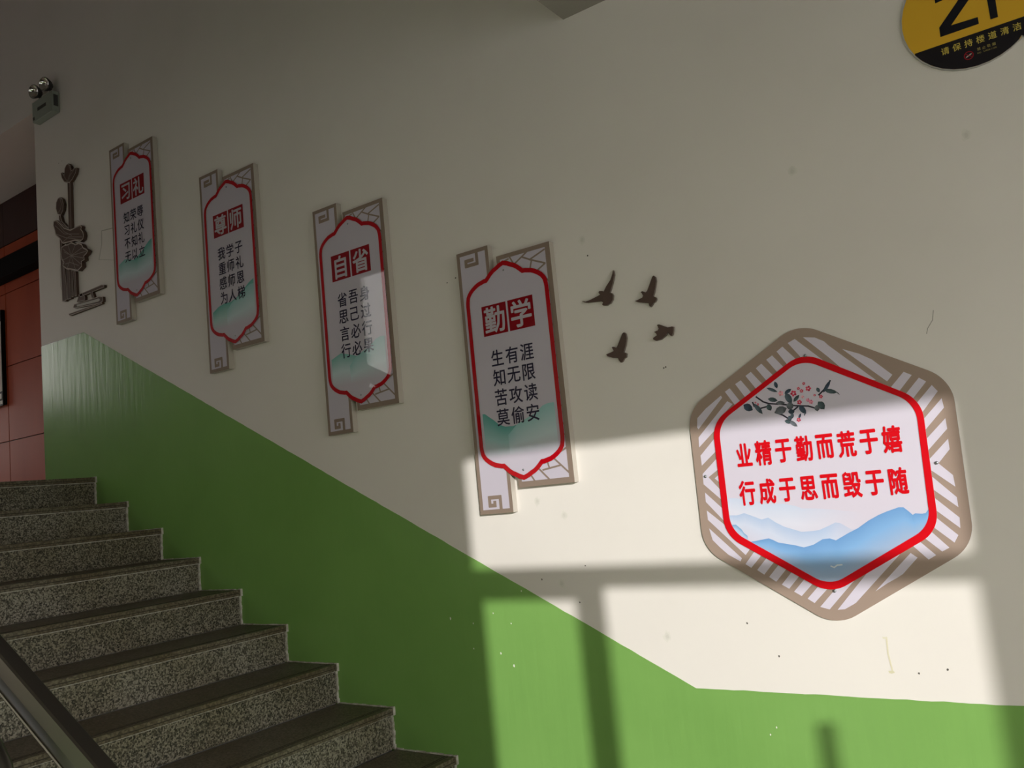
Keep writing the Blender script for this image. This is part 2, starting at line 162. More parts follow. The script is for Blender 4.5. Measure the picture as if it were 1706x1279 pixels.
LOTUS={'bud':[(-4.7654,3.6495),(-4.7516,3.6499),(-4.7276,3.6262),(-4.7215,3.6637),(-4.7016,3.6804),(-4.6777,3.6821),(-4.6556,3.6607),(-4.6444,3.6282),(-4.6138,3.6352),(-4.5909,3.6299),(-4.603,3.6003),(-4.6382,3.5748),(-4.6725,3.5642),(-4.7305,3.5842),(-4.7574,3.6168)],'stem':[(-4.6955,3.5729),(-4.6658,3.5641),(-4.6723,3.2819),(-4.7019,3.2896)],'small_bud':[(-4.7871,3.5102),(-4.7592,3.4913),(-4.7478,3.4572),(-4.7553,3.423),(-4.7827,3.3987),(-4.8196,3.4152),(-4.8361,3.4544),(-4.8302,3.4895),(-4.808,3.5089)],'small_stem':[(-4.8062,3.4079),(-4.7862,3.3988),(-4.7717,3.3595),(-4.7203,3.316),(-4.6947,3.2967),(-4.7324,3.312),(-4.7861,3.3497),(-4.8049,3.3774)],'leaf':[(-4.8601,3.3831),(-4.8306,3.3816),(-4.7973,3.3618),(-4.7409,3.3124),(-4.6756,3.2827),(-4.6009,3.2845),(-4.5683,3.2829),(-4.5514,3.2696),(-4.5589,3.2558),(-4.5393,3.2357),(-4.533,3.2121),(-4.5425,3.1927),(-4.5754,3.1861),(-4.6312,3.2064),(-4.689,3.2121),(-4.7642,3.2221),(-4.7991,3.2607),(-4.8418,3.2934),(-4.8502,3.3229),(-4.8654,3.3571)],'flower':[(-4.7774,3.2029),(-4.7482,3.2082),(-4.7013,3.2036),(-4.6644,3.2059),(-4.6197,3.1832),(-4.5839,3.1812),(-4.5525,3.1663),(-4.538,3.1434),(-4.5072,3.127),(-4.4891,3.1122),(-4.506,3.099),(-4.5338,3.0918),(-4.5306,3.0701),(-4.563,3.0665),(-4.5585,3.0393),(-4.6034,3.0236),(-4.6596,3.041),(-4.7328,3.0652),(-4.7698,3.0917),(-4.7552,3.1079),(-4.7773,3.131),(-4.7852,3.1644)]}
LOTUS_BARS=[[(-4.8076,3.2629),(-4.7859,3.2537),(-4.7657,2.8835),(-4.8026,2.8886)],[(-4.7785,3.1134),(-4.7591,3.0999),(-4.747,2.8875),(-4.7704,2.8889)],[(-4.7443,3.0696),(-4.7116,3.0567),(-4.707,2.8861),(-4.7436,2.8886)],[(-4.6987,3.0501),(-4.6792,3.0438),(-4.6769,2.8903),(-4.6967,2.891)],[(-4.6697,3.0381),(-4.647,3.0328),(-4.6442,2.8885),(-4.6639,2.8884)]]
LOTUS_VEINS=[[(-4.678,3.6776),(-4.6511,3.6285),(-4.6969,3.5769)],[(-4.7486,3.6444),(-4.7015,3.5847)],[(-4.6143,3.6281),(-4.6665,3.6014),(-4.6802,3.5738)],[(-4.7875,3.5049),(-4.768,3.4629),(-4.7873,3.4318),(-4.8158,3.4196)],[(-4.8414,3.3507),(-4.7435,3.2753),(-4.5801,3.2331)],[(-4.8228,3.3686),(-4.7426,3.2885),(-4.6616,3.2452)],[(-4.7636,3.2309),(-4.695,3.2449),(-4.5495,3.2076)],[(-4.8362,3.2992),(-4.7284,3.249),(-4.5507,3.1904)],[(-4.67,3.1274),(-4.758,3.1891)],[(-4.67,3.1274),(-4.6984,3.1967)],[(-4.67,3.1274),(-4.6199,3.1814)],[(-4.67,3.1274),(-4.5459,3.1454)],[(-4.67,3.1274),(-4.5081,3.1142)],[(-4.67,3.1274),(-4.5424,3.0834)],[(-4.67,3.1274),(-4.5687,3.0548)],[(-4.67,3.1274),(-4.6271,3.0352)],[(-4.67,3.1274),(-4.7161,3.0648)],[(-4.67,3.1274),(-4.7626,3.123)],[(-4.7425,3.1674),(-4.7021,3.1441)],[(-4.7392,3.0951),(-4.6809,3.0902),(-4.5932,3.0519)]]
CLOUD=[[(-4.6484,2.8528),(-4.6179,2.8916),(-4.5885,2.894),(-4.5584,2.8658),(-4.5599,2.8446)],[(-4.6277,2.8911),(-4.3834,2.8962),(-4.3564,2.8877),(-4.3573,2.8761),(-4.4783,2.8744),(-4.462,2.841),(-4.4886,2.8424),(-4.5004,2.8749),(-4.6062,2.8734)],[(-4.6879,2.8295),(-4.6768,2.8465),(-4.4111,2.8361),(-4.3764,2.827),(-4.3752,2.8015),(-4.4064,2.7953),(-4.6719,2.8219)],[(-4.7395,2.8032),(-4.3908,2.7988),(-4.3854,2.7893),(-4.7304,2.79)]]
CLOUD_HOLE=[(-4.6495,2.8373),(-4.4119,2.8244),(-4.402,2.813),(-4.4209,2.8085),(-4.6422,2.8254)]
HOLES=[(-1.5424,2.4003),(-1.9404,2.3814),(-1.1284,1.9059),(-1.181,0.8641),(-1.6853,1.2487),(-1.5054,1.2909),(-1.5418,1.1704),(-1.1351,1.9031),(-0.9682,1.1068),(-0.8855,1.0138),(-0.5148,0.9819),(-0.4437,0.994),(-1.364,2.3286),(-1.9831,2.3722),(-4.8188,3.7311),(-4.7837,3.7349)]
CHIPS=[(-2.1127,1.1133),(-2.006,1.0968),(-1.9106,1.1337),(-2.014,1.0065),(-1.8927,0.9929),(-1.8397,0.9511),(-1.8348,1.0984),(-0.9203,0.8127),(-0.941,0.7909),(-1.7766,1.2108)]
SPOTS=[(-1.6058,1.2331),(-1.2335,1.0636),(-1.5672,1.4629),(-1.6722,1.5174),(-0.6528,2.413),(-0.1982,2.3736),(-1.3781,2.3871)]

# ------------------------------------------------------------------ mesh helpers
def link(name, me, parent=None, m=None, loc=None):
    o = bpy.data.objects.new(name, me); COL.objects.link(o)
    if m is not None: me.materials.append(m)
    if parent is not None: o.parent = parent
    if loc is not None: o.location = loc
    return o
def empty(name, loc, label, cat, group=None):
    o = bpy.data.objects.new(name, None); COL.objects.link(o); o.location = loc; o.empty_display_size = 0.05
    o['label'] = label; o['category'] = cat
    if group: o['group'] = group
    return o
def bm_box(bm, x0, x1, y0, y1, z0, z1):
    v = [bm.verts.new((x, y, z)) for x in (x0, x1) for y in (y0, y1) for z in (z0, z1)]
    for f in ((0, 1, 3, 2), (4, 6, 7, 5), (0, 4, 5, 1), (2, 3, 7, 6), (0, 2, 6, 4), (1, 5, 7, 3)):
        bm.faces.new([v[i] for i in f])
def finish(bm, name, m, parent=None, bevel=0, loc=None, smooth=False):
    bmesh.ops.recalc_face_normals(bm, faces=bm.faces)
    me = bpy.data.meshes.new(name); bm.to_mesh(me); bm.free()
    if smooth:
        for p in me.polygons: p.use_smooth = True
    o = link(name, me, parent, m, loc)
    if bevel:
        b = o.modifiers.new('bevel', 'BEVEL'); b.width = bevel; b.segments = 2; b.limit_method = 'ANGLE'
    return o
def boxes(name, lst, m, parent=None, bevel=0, loc=None):
    bm = bmesh.new()
    for b in lst: bm_box(bm, *b)
    return finish(bm, name, m, parent, bevel, loc)
def structure(o): o['kind'] = 'structure'; return o
def prism(name, pts, yf, yb, m, parent=None, bevel=0, loc=None):
    """outline in x,z extruded from front yf to back yb"""
    bm = bmesh.new()
    a = [bm.verts.new((x, yf, z)) for x, z in pts]; b = [bm.verts.new((x, yb, z)) for x, z in pts]
    n = len(pts); bm.faces.new(a); bm.faces.new(b[::-1])
    for i in range(n): bm.faces.new((a[i], b[i], b[(i+1) % n], a[(i+1) % n]))
    bm.normal_update(); bmesh.ops.triangulate(bm, faces=[f for f in bm.faces if len(f.verts) > 4])
    return finish(bm, name, m, parent, bevel, loc)
class Flat:
    """flat print: polygons in x,z at a depth y (facing -y), one colour per polygon or per corner"""
    def __init__(s): s.bm = bmesh.new(); s.lay = s.bm.verts.layers.float_color.new('Col')
    def poly(s, pts, y, col):
        cols = col if isinstance(col[0], (tuple, list)) else [col]*len(pts)
        vs = []
        for (x, z), c in zip(pts, cols):
            v = s.bm.verts.new((x, y, z)); v[s.lay] = (*c, 1); vs.append(v)
        area = sum(pts[i][0]*pts[(i+1) % len(pts)][1]-pts[(i+1) % len(pts)][0]*pts[i][1] for i in range(len(pts)))
        if area < 0: vs.reverse()
        f = s.bm.faces.new(vs)
        f.normal_update(); bmesh.ops.triangulate(s.bm, faces=[f])
    def band(s, outer, inner, y, col):
        n = len(outer)
        for i in range(n):
            j = (i+1) % n; s.poly([outer[i], outer[j], inner[j], inner[i]], y, col)
    def stroke(s, pts, wd, y, col):
        for (x0, z0), (x1, z1) in zip(pts, pts[1:]):
            y -= 4e-5; d = Vector((x1-x0, z1-z0)); L = d.length
            if L < 1e-6: continue
            d /= L; nx, nz = -d.y*wd/2, d.x*wd/2; ex, ez = d.x*wd*0.4, d.y*wd*0.4
            s.poly([(x0+nx-ex, z0+nz-ez), (x1+nx+ex, z1+nz+ez), (x1-nx+ex, z1-nz+ez), (x0-nx-ex, z0-nz-ez)], y, col)
    def done(s, name, m, parent=None, loc=None):
        me = bpy.data.meshes.new(name); s.bm.to_mesh(me); s.bm.free(); return link(name, me, parent, m, loc)
_glyph = {}
def glyph(ch, off):
    k = (ch, off)
    if k not in _glyph:
        c = bpy.data.curves.new('glyph', 'FONT'); c.body = ch; c.resolution_u = 2
        o = bpy.data.objects.new('glyph', c); COL.objects.link(o); bpy.context.view_layer.update()
        me = bpy.data.meshes.new_from_object(o)
        vs = [(v.co.x, v.co.y) for v in me.vertices]; fs = [tuple(p.vertices) for p in me.polygons]
        if off:        # heavier weight: the same glyph laid over itself, shifted all round by the stroke offset
            b0, f0, n0 = list(vs), list(fs), len(vs); vs, fs = [], []
            for k in range(8):
                a, c_ = off*math.cos(k*math.pi/4), off*math.sin(k*math.pi/4)
                fs += [tuple(i+len(vs) for i in q) for q in f0]; vs += [(p+a, q+c_) for p, q in b0]
        bpy.data.objects.remove(o); bpy.data.curves.remove(c); bpy.data.meshes.remove(me)
        x0, x1 = min(v[0] for v in vs), max(v[0] for v in vs); y0, y1 = min(v[1] for v in vs), max(v[1] for v in vs)
        _glyph[k] = (vs, fs, x0, x1, y0, y1)
    return _glyph[k]
def write(name, items, y, col, m, parent, off=0.0, loc=None, shear=0.0):
    """items: (char, centre_x, centre_z, scale_x, scale_z), scales per em"""
    V, F = [], []
    for ch, cx, cz, sx, sz in items:
        vs, fs, x0, x1, y0, y1 = glyph(ch, off)
        mx, my = ((x0+x1)/2, (y0+y1)/2); b = len(V)
        nc = len(vs)//(8 if off else 1)
        V += [(cx+(a-mx)*sx+(c-my)*shear*sx, y-4e-5*(i//nc), cz+(c-my)*sz) for i, (a, c) in enumerate(vs)]; F += [tuple(i+b for i in f) for f in fs]
    me = bpy.data.meshes.new(name); me.from_pydata(V, [], F); me.update()
    at = me.attributes.new('Col', 'FLOAT_COLOR', 'POINT')
    for i in range(len(V)): at.data[i].color = (*col, 1)
    # make every face look towards -y
    bm = bmesh.new(); bm.from_mesh(me)
    for f in bm.faces:
        f.normal_update()
        if f.normal.y > 0: f.normal_flip()
    bm.to_mesh(me); bm.free()
    return link(name, me, parent, m, loc)
def fillet(pts, r, n=8):
    """rounded polygon, n+1 points per corner"""
    out = []; N = len(pts)
    for i in range(N):
        p0, p, p1 = Vector(pts[i-1]), Vector(pts[i]), Vector(pts[(i+1) % N])
        a = (p0-p).normalized(); b = (p1-p).normalized(); th = a.angle(b)/2
        t = r/math.tan(th); A = p+a*t; B = p+b*t; c = p+(a+b).normalized()*(r/math.sin(th))
        va, vb = A-c, B-c; full = va.angle(vb)
        for k in range(n+1):
            q = k/n
            v = (va*math.sin((1-q)*full)+vb*math.sin(q*full))/math.sin(full)
            out.append((c.x+v.x, c.y+v.y))
    return out
def tube(name, pts, rad, m, parent=None, res=12):
    bm = bmesh.new(); rings = []
    P = [Vector(p) for p in pts]
    for i, p in enumerate(P):
        d = (P[min(i+1, len(P)-1)]-P[max(i-1, 0)]).normalized()
        a = d.cross(Vector((0, 1, 0.01))).normalized(); b = d.cross(a).normalized()
        rings.append([bm.verts.new(p+a*rad*math.cos(2*math.pi*k/res)+b*rad*math.sin(2*math.pi*k/res)) for k in range(res)])
    for r0, r1 in zip(rings, rings[1:]):
        for k in range(res): bm.faces.new((r0[k], r0[(k+1) % res], r1[(k+1) % res], r1[k]))
    bm.faces.new(rings[0]); bm.faces.new(rings[-1][::-1])
    return finish(bm, name, m, parent, smooth=True)
def lathe(name, prof, m, parent=None, axis='Y', loc=None, res=24):
    """prof: list of (radius, depth) along axis"""
    bm = bmesh.new(); rings = []
    for r, h in prof:
        ring = []
        for k in range(res):
            c, s = math.cos(2*math.pi*k/res)*max(r, 1e-5), math.sin(2*math.pi*k/res)*max(r, 1e-5)
            ring.append(bm.verts.new((c, h, s) if axis == 'Y' else (c, s, h)))
        rings.append(ring)
    for r0, r1 in zip(rings, rings[1:]):
        for k in range(res): bm.faces.new((r0[k], r0[(k+1) % res], r1[(k+1) % res], r1[k]))
    bmesh.ops.remove_doubles(bm, verts=bm.verts, dist=1e-5)
    return finish(bm, name, m, parent, loc=loc, smooth=True)

# ------------------------------------------------------------------ room shell
YW = -3.3                      # inner face of the wall with the windows
XL, XR, ZT = -9.2, 3.6, 6.3    # left wall, right wall, roof
XC, ZO, YR = -5.095, 4.146, 0.545   # end of the picture wall, top and depth of the recess
ZLAND = 1.8525
RISE, TREAD, X0 = 0.1544, 0.30, -4.538
wall_back = structure(boxes('wall_back', [(XC, XR, 0, 0.8, -0.3, ZO), (XL, XR, 0, 0.8, ZO, ZT)], M['wall']))
# green dado painted on the back wall: kinked top edge that follows the stairs, slightly ragged
top = [(-5.095, 2.678), (-4.615, 2.674), (-1.157, 0.911), (XR, 0.913)]
edge = []
for (xa, za), (xb, zb) in zip(top, top[1:]):
    n = max(2, int(abs(xb-xa)/0.03))
    for k in range(n):
        t = k/n; edge.append((xa+(xb-xa)*t, za+(zb-za)*t+random.uniform(-0.0011, 0.0011)))
edge.append(top[-1])
f = Flat()
bmg = bmesh.new()
for (xa, za), (xb, zb) in zip(edge, edge[1:]):
    vs = [bmg.verts.new(c) for c in ((xa, -0.0012, 0), (xb, -0.0012, 0), (xb, -0.0012, zb), (xa, -0.0012, za), (xa, 0, za), (xb, 0, zb))]
    bmg.faces.new(vs[:4]); bmg.faces.new((vs[3], vs[2], vs[5], vs[4]))
f.bm.free()
bmesh.ops.remove_doubles(bmg, verts=bmg.verts, dist=1e-5)
dado = finish(bmg, 'green_dado', M['green'], wall_back)
dado['label'] = 'glossy green painted lower wall with kinked top edge'
# recess at the upper landing: red panelled wall
recess = structure(boxes('wall_recess', [(XL, XC+0.1, YR+0.012, YR+0.2, 1.6, ZO+0.1)], M['maroon']))
rows = [1.8525, 2.289, 2.857, 3.423, 3.80]
xs = [-5.0, -5.835, -6.735, -7.635, -8.535, -9.2]
for za, zb in zip(rows, rows[1:]):
    for xa, xb in zip(xs[1:], xs):
        o = boxes('panel', [(xa+0.003, xb-0.003, YR, YR+0.012, za+0.003, zb-0.003)], M['redpanel'], recess, 0.0015)
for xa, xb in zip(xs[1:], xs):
    boxes('dark_reflection_panel', [(xa+0.001, xb-0.001, YR-0.004, YR+0.012, 3.80, ZO)], M['maroon'], recess)  # top row coloured dark for the ceiling reflected in the glossy red wall
structure(boxes('floor', [(-1.238, XR, YW, 0, -0.3, 0)], M['tile']))
structure(boxes('floor_landing', [(XL, X0-0.3, YW, YR+0.012, 1.55, ZLAND)], M['tile']))
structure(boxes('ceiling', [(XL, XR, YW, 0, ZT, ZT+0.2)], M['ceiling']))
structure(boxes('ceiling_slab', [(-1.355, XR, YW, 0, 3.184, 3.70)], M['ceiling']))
def soffit(name, y0, y1, p0, p1, th):
    bm = bmesh.new(); pr = [(p0[0], p0[1]), (p1[0], p1[1]), (p1[0], p1[1]+th), (p0[0], p0[1]+th)]
    a = [bm.verts.new((x, y0, z)) for x, z in pr]; b = [bm.verts.new((x, y1, z)) for x, z in pr]
    bm.faces.new(a); bm.faces.new(b[::-1])
    for i in range(4): bm.faces.new((a[i], b[i], b[(i+1) % 4], a[(i+1) % 4]))
    return structure(finish(bm, name, M['ceiling']))
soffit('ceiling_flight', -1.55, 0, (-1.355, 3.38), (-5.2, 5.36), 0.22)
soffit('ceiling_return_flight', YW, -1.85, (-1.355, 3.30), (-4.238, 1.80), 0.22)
structure(boxes('wall_left', [(XL-0.2, XL, YW, -2.30, 0, ZT), (XL-0.2, XL, -1.35, -0.5, 0, ZT), (XL-0.2, XL, 0.40, 0.8, 0, ZT), (XL-0.2, XL, -2.30, -1.35, 0, 2.93), (XL-0.2, XL, -2.30, -1.35, 3.9, ZT), (XL-0.2, XL, -0.5, 0.40, 0, 2.1), (XL-0.2, XL, -0.5, 0.40, 3.1, ZT)], M['wall']))
# window wall with two openings; green dado on the other walls too
W1 = (1.095, 2.8975, 0.90, 2.5861); W2 = (-5.66, -5.18, 2.58, 3.75)
def holes(name, a0, a1, z0, z1, ops, mk, m):
    lst = []; xs_ = a0
    for (p, q, r, s) in sorted(ops):
        lst.append(mk(xs_, p, z0, z1)); lst.append(mk(p, q, z0, r)); lst.append(mk(p, q, s, z1)); xs_ = q
    lst.append(mk(xs_, a1, z0, z1)); return structure(boxes(name, lst, m))
holes('wall_window', XL, XR, -0.3, ZT, [W1, W2], lambda a, b, c, d: (a, b, YW-0.05, YW, c, d), M['wall'])
W3 = (-3.10, -0.60, 0.50, 2.90)
holes('wall_right', YW, 0.0, -0.3, ZT, [W3], lambda a, b, c, d: (XR, XR+0.12, a, b, c, d), M['wall'])
# window_1: wide transom over a narrow and a wide sash
win = structure(boxes('window_1', [(1.095, 1.155, YW-0.05, YW, 0.90, 2.5861), (2.8375, 2.8975, YW-0.05, YW, 0.90, 2.5861),
    (1.155, 2.8375, YW-0.05, YW, 2.5261, 2.5861), (1.155, 2.8375, YW-0.05, YW, 0.90, 0.96),
    (1.155, 2.8375, YW-0.05, YW, 2.0531, 2.1156), (1.6225, 1.69, YW-0.05, YW, 0.96, 2.0531),
    (1.155, 1.185, YW-0.05, YW, 0.96, 2.0531), (1.155, 1.6225, YW-0.05, YW, 2.0131, 2.0531)], M['window']))
for a, b, c, d in ((1.155, 2.8375, 2.1156, 2.5261), (1.185, 1.6225, 0.96, 2.0131), (1.69, 2.8375, 0.96, 2.0531)):
    boxes('pane', [(a, b, YW-0.028, YW-0.024, c, d)], M['glass'], win)
boxes('window_handle', [(2.325, 2.350, YW, YW+0.035, 1.47, 1.655), (2.318, 2.357, YW, YW+0.01, 1.44, 1.50)], M['lamp_dark'], win, 0.003)
portal('sky_portal', (1.996, YW+0.06, 1.743), 1.8, 1.69, (0, 1, 0))
win = structure(boxes('window_2', [(-5.66, -5.61, YW-0.05, YW, 2.58, 3.75), (-5.23, -5.18, YW-0.05, YW, 2.58, 3.75), (-5.61, -5.23, YW-0.05, YW, 2.58, 2.63),
    (-5.61, -5.23, YW-0.05, YW, 3.70, 3.75)], M['window']))
boxes('pane', [(-5.61, -5.23, YW-0.028, YW-0.024, 2.63, 3.70)], M['glass'], win)
portal('sky_portal', (-5.42, YW+0.06, 3.165), 0.48, 1.17, (0, 1, 0))
win = structure(boxes('fill_window_3', [(XR+0.03, XR+0.08, -3.10, -3.05, 0.5, 2.9), (XR+0.03, XR+0.08, -0.65, -0.60, 0.5, 2.9), (XR+0.03, XR+0.08, -3.05, -0.65, 0.5, 0.55),  # unseen window, added to brighten the right end of the stairwell
    (XR+0.03, XR+0.08, -3.05, -0.65, 2.85, 2.9), (XR+0.03, XR+0.08, -1.88, -1.82, 0.55, 2.85)], M['window']))
for a, b in ((-3.05, -1.88), (-1.82, -0.65)): boxes('pane', [(XR+0.053, XR+0.057, a, b, 0.55, 2.85)], M['glass'], win)
portal('sky_portal', (XR-0.02, -1.85, 1.7), 2.5, 2.4, (-1, 0, 0))
for nm, y0, y1, z0, z1 in (('window_4', -2.30, -1.35, 2.93, 3.9), ('fill_window_5', -0.5, 0.40, 2.1, 3.1)):  # the second of these is unseen, added to brighten the recess soffit
    win = structure(boxes(nm, [(XL-0.12, XL-0.07, y0, y0+0.05, z0, z1), (XL-0.12, XL-0.07, y1-0.05, y1, z0, z1), (XL-0.12, XL-0.07, y0+0.05, y1-0.05, z0, z0+0.05),
        (XL-0.12, XL-0.07, y0+0.05, y1-0.05, z1-0.05, z1)], M['window']))
    boxes('pane', [(XL-0.1, XL-0.096, y0+0.05, y1-0.05, z0+0.05, z1-0.05)], M['glass'], win)
    portal('sky_portal', (XL+0.02, (y0+y1)/2, (z0+z1)/2), y1-y0, z1-z0, (1, 0, 0))
structure(boxes('ground', [(-60, 60, -70, -3.6, -4.3, -4.2)], M['concrete']))

boxes('green_dado', [(XL, XR, YW, YW+0.0015, -0.01, 0.90), (XL, 1.0, YW, YW+0.0015, 0.90, 0.915)], M['green'], bpy.data.objects['wall_window'])
boxes('green_dado', [(XR-0.0015, XR, YW, 0, 0, 0.60)], M['green'], bpy.data.objects['wall_right'])
# marks on the plaster: nail holes, paint chips, grey smudges, tape residue, scratches
def blob(cx, cz, r, n=7, sq=1.0):
    return [(cx+r*random.uniform(0.6, 1.1)*math.cos(2*math.pi*k/n), cz+sq*r*random.uniform(0.6, 1.1)*math.sin(2*math.pi*k/n)) for k in range(n)]
for x, z in HOLES:
    f = Flat(); f.poly(blob(x, z, 0.0035), -0.0004, (0.12, 0.11, 0.10)); f.done('nail_hole', M['matte'], wall_back)
for k, (x, z) in enumerate(CHIPS):
    f = Flat(); f.poly(blob(x, z, 0.0042 if k in (0, 5, 4) else 0.0026, 6, 1.5), -0.0016, (0.75, 0.80, 0.68)); f.done('paint_chip', M['matte'], wall_back)
for x, z in SPOTS:
    f = Flat()
    for r, c in ((0.016, (0.765, 0.742, 0.70)), (0.011, (0.72, 0.70, 0.66)), (0.006, (0.67, 0.65, 0.61))):
        f.poly(blob(x, z, r, 14, 1.2), -0.0003-0.0001*(0.016-r)/0.005, c)
    f.done('smudge', M['matte'], wall_back)
f = Flat(); f.stroke([(-0.3423, 1.9301), (-0.348, 1.905), (-0.363, 1.885), (-0.367, 1.872)], 0.0018, -0.0004, (0.30, 0.29, 0.27)); f.done('scratch', M['matte'], wall_back)
f = Flat(); f.stroke([(-0.583, 1.073), (-0.585, 1.03), (-0.580, 0.985)], 0.004, -0.0004, (0.72, 0.68, 0.52)); f.poly(blob(-0.583, 0.982, 0.011, 8, 0.4), -0.0005, (0.68, 0.65, 0.47))
f.poly(blob(-0.588, 1.072, 0.008, 8, 0.4), -0.0005, (0.74, 0.71, 0.58)); f.done('tape_residue', M['matte'], wall_back)
f = Flat(); f.stroke([(-4.26, 3.19), (-4.385, 3.205), (-4.39, 3.13), (-4.425, 3.05)], 0.005, -0.0004, (0.42, 0.40, 0.37)); f.stroke([(-4.425, 3.05), (-4.27, 3.01)], 0.003, -0.0004, (0.60, 0.58, 0.54)); f.done('scratch', M['matte'], wall_back)
f = Flat(); f.stroke([(-4.81, 3.19), (-4.845, 3.10), (-4.85, 3.0), (-4.82, 2.93), (-4.80, 2.90)], 0.004, -0.0004, (0.45, 0.43, 0.40))
f.stroke([(-4.66, 3.62), (-4.645, 3.58), (-4.665, 3.53), (-4.675, 3.50)], 0.004, -0.0004, (0.40, 0.38, 0.35)); f.done('scratch', M['matte'], wall_back)

# ------------------------------------------------------------------ staircase
stair = empty('staircase', (-2.9, -0.9, 0), 'grey granite staircase climbing left along the green lower wall', 'staircase')
def S(o): o.matrix_parent_inverse = Matrix.Translation(-stair.location); return o
YS = -1.9
core = [(X0+TREAD*i-TREAD+0.0, X0+TREAD*i-0.03, YS, -0.002, -0.25 if i > 5 else 0.4-0.0*i, ZLAND-RISE*i-0.028) for i in range(12)]
S(boxes('core', core, M['concrete'], stair))
for i in range(12):
    xn, zn = X0+TREAD*i, ZLAND-RISE*i
    bmm = bmesh.new(); bm_box(bmm, xn-TREAD-0.005, xn, YS-0.02, -0.006, zn-0.026, zn)
    S(finish(bmm, 'tread', M['tread'], stair, 0.006))
    S(boxes('riser', [(xn-0.030, xn-0.012, YS, -0.006, zn-RISE+0.0002, zn-0.0262)], M['riser'], stair))
    # nosing: paler honed strip on the front edge, with two cut grooves behind it
    S(boxes('nosing_strip', [(xn-0.022, xn+0.001, YS-0.02, -0.008, zn-0.006, zn+0.0008), (xn-0.004, xn+0.0012, YS-0.02, -0.008, zn-0.0255, zn-0.001)], M['nosing'], stair, 0.0008))
    S(boxes('groove', [(xn-0.034, xn-0.030, YS, -0.02, zn-0.001, zn+0.0005), (xn-0.046, xn-0.042, YS, -0.02, zn-0.001, zn+0.0005), (xn+0.0005, xn+0.0016, YS, -0.02, zn-0.016, zn-0.013)], M['groove'], stair))
    S(boxes('worn_edge', [(xn-0.012, xn-0.0105, YS, -0.012, zn-0.0300, zn-0.0262)], M['grout'], stair))
    # ragged putty joint against the painted wall
    bmm = bmesh.new(); n = 14
    for k in range(n):
        a = xn-TREAD-0.012+(TREAD+0.014)*k/n; b = xn-TREAD-0.012+(TREAD+0.014)*(k+1)/n
        bm_box(bmm, a, b, -0.006-random.uniform(0.001, 0.005), -0.0013, zn-0.004, zn+random.uniform(0.0015, 0.004))
    n = 8
    for k in range(n):
        a = zn-RISE+(RISE-0.02)*k/n; b = zn-RISE+(RISE-0.02)*(k+1)/n
        bm_box(bmm, xn-0.02, xn-0.012+random.uniform(0.003, 0.008), -0.009-random.uniform(0.001, 0.004), -0.0013, a, b)
    bm_box(bmm, xn-0.01, xn+0.004, -0.012, -0.0013, zn-0.028, zn+0.004)
    S(finish(bmm, 'putty_joint', M['grout'], stair))

# ------------------------------------------------------------------ handrail
rail = empty('handrail', (-1.2, -1.72, 0.0), 'dark bronze metal handrail running down beside the open side of the stairs', 'handrail')
def Rr(o): o.matrix_parent_inverse = Matrix.Translation(-rail.location); return o
SL = RISE/TREAD
def nose_z(x): return ZLAND-SL*(x-X0)
H = 0.90; yA, yB = -1.668, -1.700
def bar_prof(name, xa, xb, prof, m):
    bm = bmesh.new(); A = [bm.verts.new((xa, y, nose_z(xa)+h)) for y, h in prof]; B = [bm.verts.new((xb, y, nose_z(xb)+h)) for y, h in prof]
    n = len(prof); bm.faces.new(A); bm.faces.new(B[::-1])
    for i in range(n): bm.faces.new((A[i], B[i], B[(i+1) % n], A[(i+1) % n]))
    return Rr(finish(bm, name, m, rail))
hh = 0.072
bar_prof('rail', -4.3, -0.95, [(yA, H-0.002), (yA-0.002, H), (yB+0.004, H), (yB, H-0.003), (yB-0.003, H-hh*0.5), (yB, H-hh+0.006), (yB+0.004, H-hh), (yA, H-hh)], M['steel'])
bar_prof('bottom_lip', -4.3, -0.95, [(yB-0.001, H-hh+0.003), (yB-0.003, H-hh+0.001), (yB-0.003, H-hh-0.0005), (yB+0.001, H-hh-0.002), (yA-0.004, H-hh-0.002), (yA-0.004, H-hh)], M['chrome'])
for xx in (-4.2, -0.97):
    Rr(boxes('post', [(xx-0.02, xx+0.02, -1.704, -1.664, nose_z(xx)-0.08, nose_z(xx)+H-hh+0.01)], M['steel'], rail, 0.003))
# lower guard tube bending down into its post, at the corner of the picture
Rr(tube('guard_tube', [(-4.2, -1.745, nose_z(-4.2)+0.0-0.02+0.80), (-2.2, -1.745, nose_z(-2.2)+0.785), (-1.80, -1.745, 1.223), (-1.755, -1.745, 1.196), (-1.722, -1.745, 1.165), (-1.700, -1.745, 1.115), (-1.693, -1.745, 1.04), (-1.690, -1.745, 0.9), (-1.690, -1.745, nose_z(-1.69)-0.05)], 0.021, M['steel'], rail))

